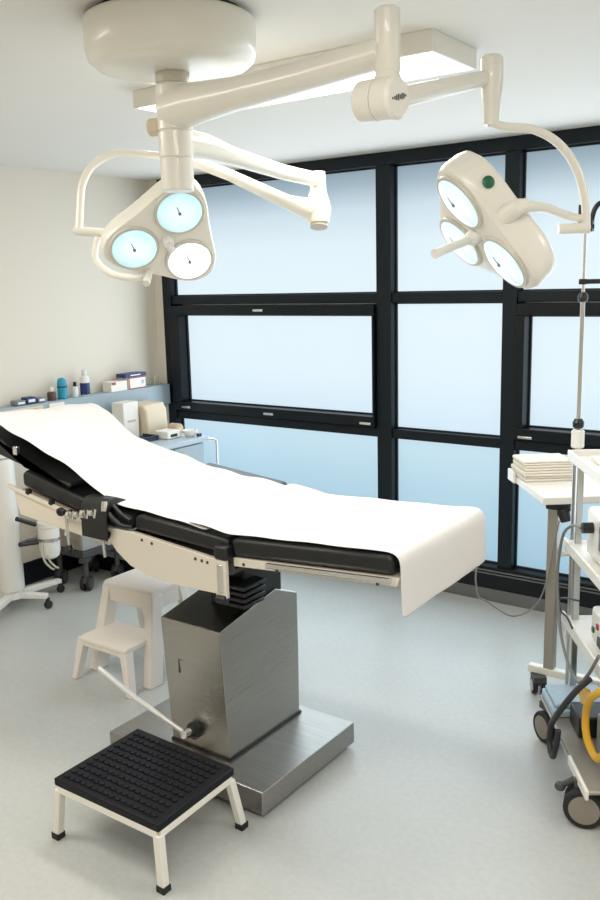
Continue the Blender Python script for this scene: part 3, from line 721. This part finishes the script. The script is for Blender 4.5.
cable('yellow_hose', [TC @ V((0.49, 0, 0.475)), TC @ V((0.488, -0.03, 0.46)), TC @ V((0.43, -0.045, 0.4)), TC @ V((0.394, -0.045, 0.318)), TC @ V((0.426, -0.045, 0.255)), TC @ V((0.52, -0.04, 0.24)), TC @ V((0.58, -0.03, 0.3))], .013, 'yellow',
      'yellow hose curving over the grey box on the cart', 'hose')
bm = B(); prism(bm, [(.20, .33), (.26, .30), (.36, .345), (.32, .385), (.25, .37)], -.025, -.010, 'y', T=TC); o = link('yellow_bag', bm, M['yellow'], None, bevel=.005); tag(o, 'yellow bag corner sticking out of the bottom cart shelf', 'bag')
cable('sensor_lead', [TC @ V((0.1, -0.02, 0.52)), TC @ V((0.03, -0.022, 0.535)), TC @ V((-0.06, -0.022, 0.525)), TC @ V((-0.09, -0.022, 0.56)), TC @ V((0, -0.02, 0.6)), TC @ V((0.11, 0, 0.63))], .004, 'cabled', 'thin dark lead lying over the rim of the middle cart shelf')

# ------------------------------------------------------------------ left wall: trunking shelf with sockets, bottles and boxes
bm = B(); box(bm, XL, XL+.12, 1.2, 4.395, .985, 1.125)
o = link('wall_trunking', bm, M['blue'], None, bevel=.004); tag(o, 'long grey-blue service trunking shelf along the left wall', 'wall shelf')
for (ya, yb, lb) in ((2.98, 3.30, 'cream triple socket plate on the blue trunking, beside the patient head end'), (3.345, 3.46, 'small blank cream plate on the blue trunking, right of the sockets')):
    tt = thing('wall_socket', lb, 'socket', (XL+.12, (ya+yb)/2, 1.08), 'socket plates on the trunking')
    bm = B(); box(bm, XL+.1205, XL+.132, ya, yb, 1.045, 1.115); link('socket_plate', bm, M['beige'] if ya < 3.1 else M['whitel'], tt, bevel=.003)
    if ya < 3.1:
        for k in range(3):
            bm = B(); lathe(bm, [(.022, 0), (.022, .003), (.016, .003), (.015, -.001)], TZ((XL+.132, ya+.055+.105*k, 1.08), (1, 0, 0)), n=20); link('socket_outlet', bm, M['tan'], tt)
ZT = 1.1255; XS = XL+.07
def bottle(name, label, y, h, r, m, cap, capm, lab=None, x=XS):
    tt = thing(name, label, 'bottle', (x, y, ZT))
    T = TR((x, y, ZT)); hb = h*(1-cap)
    bm = B(); lathe(bm, [(r*.9, 0), (r, .004), (r, hb*.85), (r*.8, hb*.95), (r*.45, hb)], T, n=20); link('bottle_body', bm, M[m], tt)
    bm = B(); lathe(bm, [(r*.55, hb), (r*.6, hb+.003), (r*.55, h-.003), (r*.3, h)], T, n=16); link('cap', bm, M[capm], tt)
    if lab:
        bm = B(); lathe(bm, [(r*1.02, hb*.05), (r*1.03, hb*.06), (r*1.03, hb*.62), (r*1.02, hb*.63)], T, n=20); link('bottle_label', bm, M[lab], tt)
bottle('medicine_bottle', 'small squat brown bottle with a pale cap on the trunking shelf', 3.415, .085, .026, 'brown', .35, 'white')
tt = thing('spray_bottle', 'rounded teal bottle on the trunking shelf', 'bottle', (XS, 3.50, ZT))
bm = B(); lathe(bm, [(.026, 0), (.03, .004), (.03, .095), (.027, .115), (.018, .128), (0, .132)], TR((XS, 3.50, ZT)), n=24); link('bottle_body', bm, M['teal'], tt)
bm = B(); lathe(bm, [(.0305, .07), (.0312, .072), (.0312, .078), (.0305, .08)], TR((XS, 3.50, ZT)), n=24); link('bottle_seam', bm, M['navy'], tt)
bottle('medicine_bottle', 'slim white bottle with a black cap, left of the tall blue-labelled one', 3.60, .095, .019, 'white', .3, 'black')
bottle('disinfectant_bottle', 'tall white bottle with a dark blue label on the trunking shelf', 3.68, .165, .030, 'white', .22, 'white', 'navy')
# pile of small packets
for i, (y, w, h, m, lb) in enumerate(((3.17, .07, .030, 'screen', 'flat grey packet at the left end of the items on the trunking shelf'), (3.245, .07, .042, 'navy', 'dark blue packet between two grey packets on the trunking shelf'), (3.32, .06, .032, 'screen', 'flat grey packet just right of the dark blue packet on the trunking shelf'))):
    tt = thing('small_packet', lb, 'packet', (XS, y, ZT)); bm = B(); box(bm, XS-.03, XS+.03, y-w/2, y+w/2, ZT, ZT+h); link('packet_body', bm, M[m], tt, bevel=.006)
    bm = B(); box(bm, XS+.0305, XS+.0315, y-w/3, y+w/3, ZT+h*.3, ZT+h*.7); link('packet_label', bm, M['whitel'], tt)
# boxes
tt = thing('cardboard_box', 'small white box with a red corner print on the trunking shelf', 'box', (XS, 3.93, ZT))
bm = B(); box(bm, XS-.04, XS+.045, 3.86, 4.0, ZT, ZT+.065); link('box_body', bm, M['whitel'], tt, bevel=.002)
bm = B(); box(bm, XS+.0455, XS+.0462, 3.865, 3.90, ZT+.045, ZT+.062); link('printed_mark', bm, M['red'], tt)
tt = thing('cardboard_box', 'larger white box with red edges on the trunking shelf, under a dark blue box', 'box', (XS, 4.09, ZT))
bm = B(); box(bm, XS-.045, XS+.045, 4.015, 4.17, ZT, ZT+.08); link('box_body', bm, M['whitel'], tt, bevel=.002)
bm = B(); box(bm, XS+.0455, XS+.0462, 4.016, 4.024, ZT, ZT+.08); box(bm, XS+.0455, XS+.0462, 4.024, 4.168, ZT+.001, ZT+.007); box(bm, XS+.0455, XS+.0462, 4.024, 4.168, ZT+.072, ZT+.078); link('printed_mark', bm, M['red'], tt)
bm = B(); box(bm, XS+.0455, XS+.0462, 4.13, 4.155, ZT+.03, ZT+.055); link('printed_logo', bm, M['bluetop'], tt)
tt = thing('cardboard_box', 'flat dark blue box lying on top of the larger white box', 'box', (XS, 4.08, ZT+.0805))
bm = B(); box(bm, XS-.04, XS+.05, 3.985, 4.175, ZT+.0805, ZT+.105); link('box_body', bm, M['navy'], tt, bevel=.002)
bm = B(); box(bm, XS+.0505, XS+.051, 4.03, 4.12, ZT+.09, ZT+.097); link('box_label', bm, M['whitel'], tt)
for y, lb in ((4.30, 'thin clear glass tube on the trunking shelf, left of its pair'), (4.33, 'thin clear glass tube on the trunking shelf, nearest the window')):
    bm = B(); lathe(bm, [(.006, 0), (.007, .002), (.006, .055), (.004, .062), (0, .063)], TR((XS, y, ZT)), n=12)
    tag(link('glass_vial', bm, M['creamd'], None), lb, 'vial', 'vials on the trunking')

# ------------------------------------------------------------------ counter cabinet with things on it
ZK = .832
t = thing('counter_cabinet', 'grey-blue counter cabinet below the trunking in the window corner', 'cabinet', (-4.1, 3.9, 0))
bm = B(); box(bm, XL+.002, -3.80, 3.61, 4.16, .10, .80); link('cabinet_body', bm, M['blue'], t, bevel=.004)
bm = B(); box(bm, XL+.002, -3.77, 3.60, 4.19, .80, ZK-.002); link('worktop', bm, M['bluetop'], t, bevel=.004)
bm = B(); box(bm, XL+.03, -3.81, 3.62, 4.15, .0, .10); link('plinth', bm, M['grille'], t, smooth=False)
bm = B(); box(bm, -3.80, -3.782, 3.88, 4.15, .12, .79); dr = link('door', bm, M['blue'], t, bevel=.003)
bm = B(); lathe(bm, [(.012, 0), (.012, .012), (.026, .016), (.028, .026), (.02, .032), (0, .034)], TZ((-3.782, 3.94, .735), (1, 0, 0)), n=24); link('knob', bm, M['tan'], dr)
bm = B(); box(bm, -3.80, -3.782, 3.61, 3.872, .12, .79); link('door', bm, M['blue'], t, bevel=.003)
bm = B(); tube(bm, [(-3.79, 4.17, .815), (-3.745, 4.20, .812), (-3.73, 4.215, .80), (-3.73, 4.215, .30), (-3.79, 4.17, .29)], .008); link('towel_rail', bm, M['chrome'], t)
# dispenser, beige machine, small items
t = thing('paper_dispenser', 'white upright paper towel box on the counter, left of the beige machine', 'dispenser', (-4.19, 3.86, ZK))
bm = B(); box(bm, -4.25, -4.14, 3.80, 3.93, ZK, 1.07); link('box_body', bm, M['whitel'], t, bevel=.004)
bm = B(); box(bm, -4.139, -4.1385, 3.83, 3.90, .94, .955); link('printed_line', bm, M['creamd'], t)
t = thing('sterilizer', 'rounded beige tabletop machine on the counter', 'appliance', (-4.18, 4.07, ZK))
bm = B(); prism(bm, [(-4.29, ZK), (-4.10, ZK), (-4.085, ZK+.05), (-4.09, 1.0), (-4.12, 1.04), (-4.28, 1.045), (-4.29, 1.03)], 3.95, 4.14, 'y'); link('machine_body', bm, M['beige'], t, bevel=.012, seg=3)
bm = B(); box(bm, -4.30, -4.17, 4.141, 4.20, ZK, 1.03); link('side_cover', bm, M['whitel'], t, bevel=.012, seg=3)
bm = B(); box(bm, -4.16, -4.10, 4.142, 4.15, .90, .905); link('machine_slot', bm, M['black'], t)
t = thing('instrument_tray', 'low dark blue tray on the counter in front of the white dispenser', 'tray', (-4.02, 3.83, ZK))
bm = B(); box(bm, -4.10, -3.96, 3.76, 3.92, ZK, ZK+.012); link('tray_base', bm, M['navy'], t, bevel=.003)
bm = B(); box(bm, -4.10, -3.96, 3.915, 3.925, ZK+.012, ZK+.03); box(bm, -3.97, -3.96, 3.76, 3.915, ZK+.012, ZK+.03); link('tray_rim', bm, M['black'], t, bevel=.003)
t = thing('glove_box', 'low cream box with a dark slot on the counter before the beige machine', 'box', (-3.95, 4.0, ZK))
bm = B(); box(bm, -4.02, -3.90, 3.945, 4.06, ZK, ZK+.05); link('box_body', bm, M['whitel'], t, bevel=.006)
bm = B(); box(bm, -3.9, -3.898, 3.97, 4.03, ZK+.012, ZK+.03); link('box_slot', bm, M['black'], t)
t = thing('tape_roll', 'tan rounded roll standing on the counter near the window', 'roll', (-4.0, 4.12, ZK))
bm = B(); tube(bm, [(-4.04, 4.12, ZK+.038), (-3.96, 4.12, ZK+.038)], .037, n=24); link('roll_body', bm, M['tan'], t, bevel=.005)
bm = B(); tube(bm, [(-3.961, 4.12, ZK+.038), (-3.956, 4.12, ZK+.038)], .015, n=16); link('roll_core', bm, M['beige'], t)
t = thing('kidney_dish', 'small white dish with a dark end at the window end of the counter', 'dish', (-3.86, 4.12, ZK))
bm = B(); lathe(bm, [(.03, 0), (.045, .02), (.05, .04), (.046, .04), (.03, .008), (0, .006)], TR((-3.87, 4.12, ZK)), n=24); link('dish_bowl', bm, M['white'], t)
bm = B(); box(bm, -3.825, -3.805, 4.13, 4.16, ZK, ZK+.018); link('dish_grip', bm, M['black'], t)

# ------------------------------------------------------------------ grey equipment cabinet on castors
t = thing('equipment_cabinet', 'small grey metal cabinet on castors behind the operating table head', 'cabinet', (-4.12, 3.42, 0))
bm = B(); box(bm, -4.27, -4.0, 3.28, 3.585, .25, .62); link('cabinet_body', bm, M['greybox'], t, bevel=.004)
bm = B(); box(bm, -4.265, -4.005, 3.272, 3.281, .255, .615); link('front_panel', bm, M['greyboxb'], t, bevel=.003)
bm = B(); box(bm, -4.28, -3.99, 3.27, 3.59, .205, .249); link('under_frame', bm, M['greyr'], t, bevel=.004)
for x, y in ((-4.01, 3.30), (-4.25, 3.30), (-4.02, 3.56), (-4.25, 3.56)): caster(t, (x, y, 0), .045, .5, .022, True, top=.206, hubm='greyr')

# ------------------------------------------------------------------ white column stand on a castor base
cx, cy = -4.13, 2.86
t = thing('column_stand', 'white cylindrical column stand on a star base with black castors at the left edge', 'stand', (cx, cy, 0))
bm = B(); lathe(bm, [(.05, .115), (.068, .12), (.072, .135), (.072, .86), (.066, .88), (.03, .885)], TR((cx, cy, 0)), n=32); link('column', bm, M['white'], t)
bm = B(); box(bm, cx-.09, cx+.06, cy-.14, cy+.03, .886, 1.02); hb = link('control_box', bm, M['cream'], t, bevel=.01)
bm = B(); lathe(bm, [(.008, 0), (.008, .01), (0, .012)], TZ((cx+.06, cy-.0, .975), (1, 0, 0)), n=14); link('knob', bm, M['black'], hb)
for (x, y) in ((-3.965, 2.975), (-4.12, 3.19), (-4.0, 2.62), (-4.33, 2.70), (-4.33, 3.05)):
    d = V((x-cx, y-cy, 0)).normalized(); s = V((-d.y, d.x, 0))*.02; a = V((cx, cy, 0)); b = V((x, y, 0))
    bm = B(); hexa(bm, [a-s+V((0,0,.07)), b-s+V((0,0,.062)), b+s+V((0,0,.062)), a+s+V((0,0,.07))], [a-s+V((0,0,.108)), b-s+V((0,0,.088)), b+s+V((0,0,.088)), a+s+V((0,0,.108))]); lg = link('base_arm', bm, M['white'], t, bevel=.004)
    bm = B(); tube(bm, [(x-.01, y, .024), (x+.012, y, .024)], .024, n=18); tube(bm, [(x, y, .03), (x, y, .064)], .012); link('caster', bm, M['black'], lg, bevel=.003)
bm = B(); lathe(bm, [(.06, .072), (.06, .116)], TR((cx, cy, 0)), n=24); link('base_hub', bm, M['white'], t)
# suction canister and bracket
t = thing('suction_canister', 'cream suction jar in a clamp bracket with two black handles beside the white column', 'canister', (-3.98, 3.03, .3))
T = TR((-3.98, 3.03, 0))
bm = B(); lathe(bm, [(.03, .285), (.05, .30), (.058, .33), (.06, .46), (.058, .47)], T, n=28); link('jar', bm, M['white'], t)
bm = B(); lathe(bm, [(.06, .471), (.064, .475), (.064, .50), (.045, .52), (.02, .535), (0, .536)], T, n=28); link('lid', bm, M['cream'], t)
bm = B(); lathe(bm, [(.064, .395), (.066, .397), (.066, .41), (.064, .412)], T, n=28); box(bm, -4.06, -4.03, 2.90, 3.0, .39, .415); link('bracket_ring', bm, M['steelrod'], t)
for (a, b) in (((-3.99, 2.83, .562), (-3.985, 2.95, .50)), ((-3.99, 2.835, .412), (-3.985, 2.955, .397))):
    bm = B(); tube(bm, [a, b], .013, n=14); link('handle', bm, M['black'], t, bevel=.003)
for k, dx in enumerate((0, .03)):
    bm = B(); tube(bm, [(-3.97, 2.97+dx, .40), (-3.95, 2.96+dx, .30), (-3.95, 3.0+dx, .24), (-3.96, 3.03+dx, .22)], .006, smooth=True); link('drain_tube', bm, M['creamd'], t)
bm = B(); tube(bm, [(-3.98, 3.03, .53), (-3.95, 3.02, .58), (-3.93, 3.08, .60), (-3.93, 3.12, .50), (-3.95, 3.12, .40)], .006, smooth=True); link('suction_tube', bm, M['white'], t)

# ------------------------------------------------------------------ light
def area(name, loc, size, power, col, rot=(0, 0, 0), sy=None):
    l = bpy.data.lights.new(name, 'AREA'); l.energy = power; l.color = col; l.size = size
    if sy: l.shape = 'RECTANGLE'; l.size_y = sy
    o = bpy.data.objects.new(name, l); C.objects.link(o); o.location = loc; o.rotation_euler = rot; return o
area('fill_light', (-.2, .3, 2.49), 1.3, 46, (1, .96, .89), (0, 0, 0), .6)  # fill lamps added out of view under the ceiling to brighten the room
area('fill_light', (-2.9, .9, 2.49), 1.3, 30, (1, .94, .85), (0, 0, 0), .5)
area('fill_light', (.9, 2.6, 2.49), 1.3, 20, (1, .96, .90), (0, 0, 0), .5)
area('panel_light', (-1.8, 2.45, 2.435), 1.15, 15, (1, .96, .88), (0, 0, 0), .22)
# daylight entering through the frosted glazing
area('daylight', (-2.1, YB-.10, 1.35), 4.2, 45, (.82, .92, 1), (PI/2, 0, PI), 2.0).rotation_euler = (-PI/2, 0, 0)
def spot(loc, tgt, power, ang=60, col=(1, .98, .94)):
    l = bpy.data.lights.new('lamp_beam', 'SPOT'); l.energy = power; l.spot_size = math.radians(ang); l.spot_blend = .6; l.shadow_soft_size = .09; l.color = col
    o = bpy.data.objects.new('lamp_beam', l); C.objects.link(o); o.location = loc
    o.rotation_euler = (V(tgt)-V(loc)).to_track_quat('-Z', 'Y').to_euler(); return o
spot(V((-1.97, 2.037, 1.943))+n1*.05, (-1.97+.64*1.2, 2.037-.456*1.2, 1.943-.618*1.2), 5, 70)
spot(V((-.952, 2.095, 1.909))+n2*.05, (-2.1, 2.5, .95), 6.5, 80)

w = bpy.data.worlds.new('world'); bpy.context.scene.world = w; w.use_nodes = True
w.node_tree.nodes['Background'].inputs[0].default_value = (.8, .9, 1, 1); w.node_tree.nodes['Background'].inputs[1].default_value = .5

# ------------------------------------------------------------------ camera
yaw, pitch, roll, H, F = 0.62732618, 0.19015113, 0.02454597, 1.8, 870.17
f = V((-math.sin(yaw)*math.cos(pitch), math.cos(yaw)*math.cos(pitch), -math.sin(pitch)))
r0 = V((math.cos(yaw), math.sin(yaw), 0)); d0 = f.cross(r0)
r = r0*math.cos(roll)+d0*math.sin(roll); d = -r0*math.sin(roll)+d0*math.cos(roll)
cam = bpy.data.cameras.new('camera'); co = bpy.data.objects.new('camera', cam); C.objects.link(co)
m = Matrix((r, -d, -f)).transposed().to_4x4(); m.translation = V((0, 0, H)); co.matrix_world = m
cam.sensor_fit = 'VERTICAL'; cam.sensor_height = 36; cam.sensor_width = 24; cam.lens = F/900*36
cam.clip_start = .05
sc = bpy.context.scene; sc.camera = co
sc.view_settings.view_transform = 'Standard'; sc.view_settings.look = 'None'; sc.view_settings.exposure = 0.0
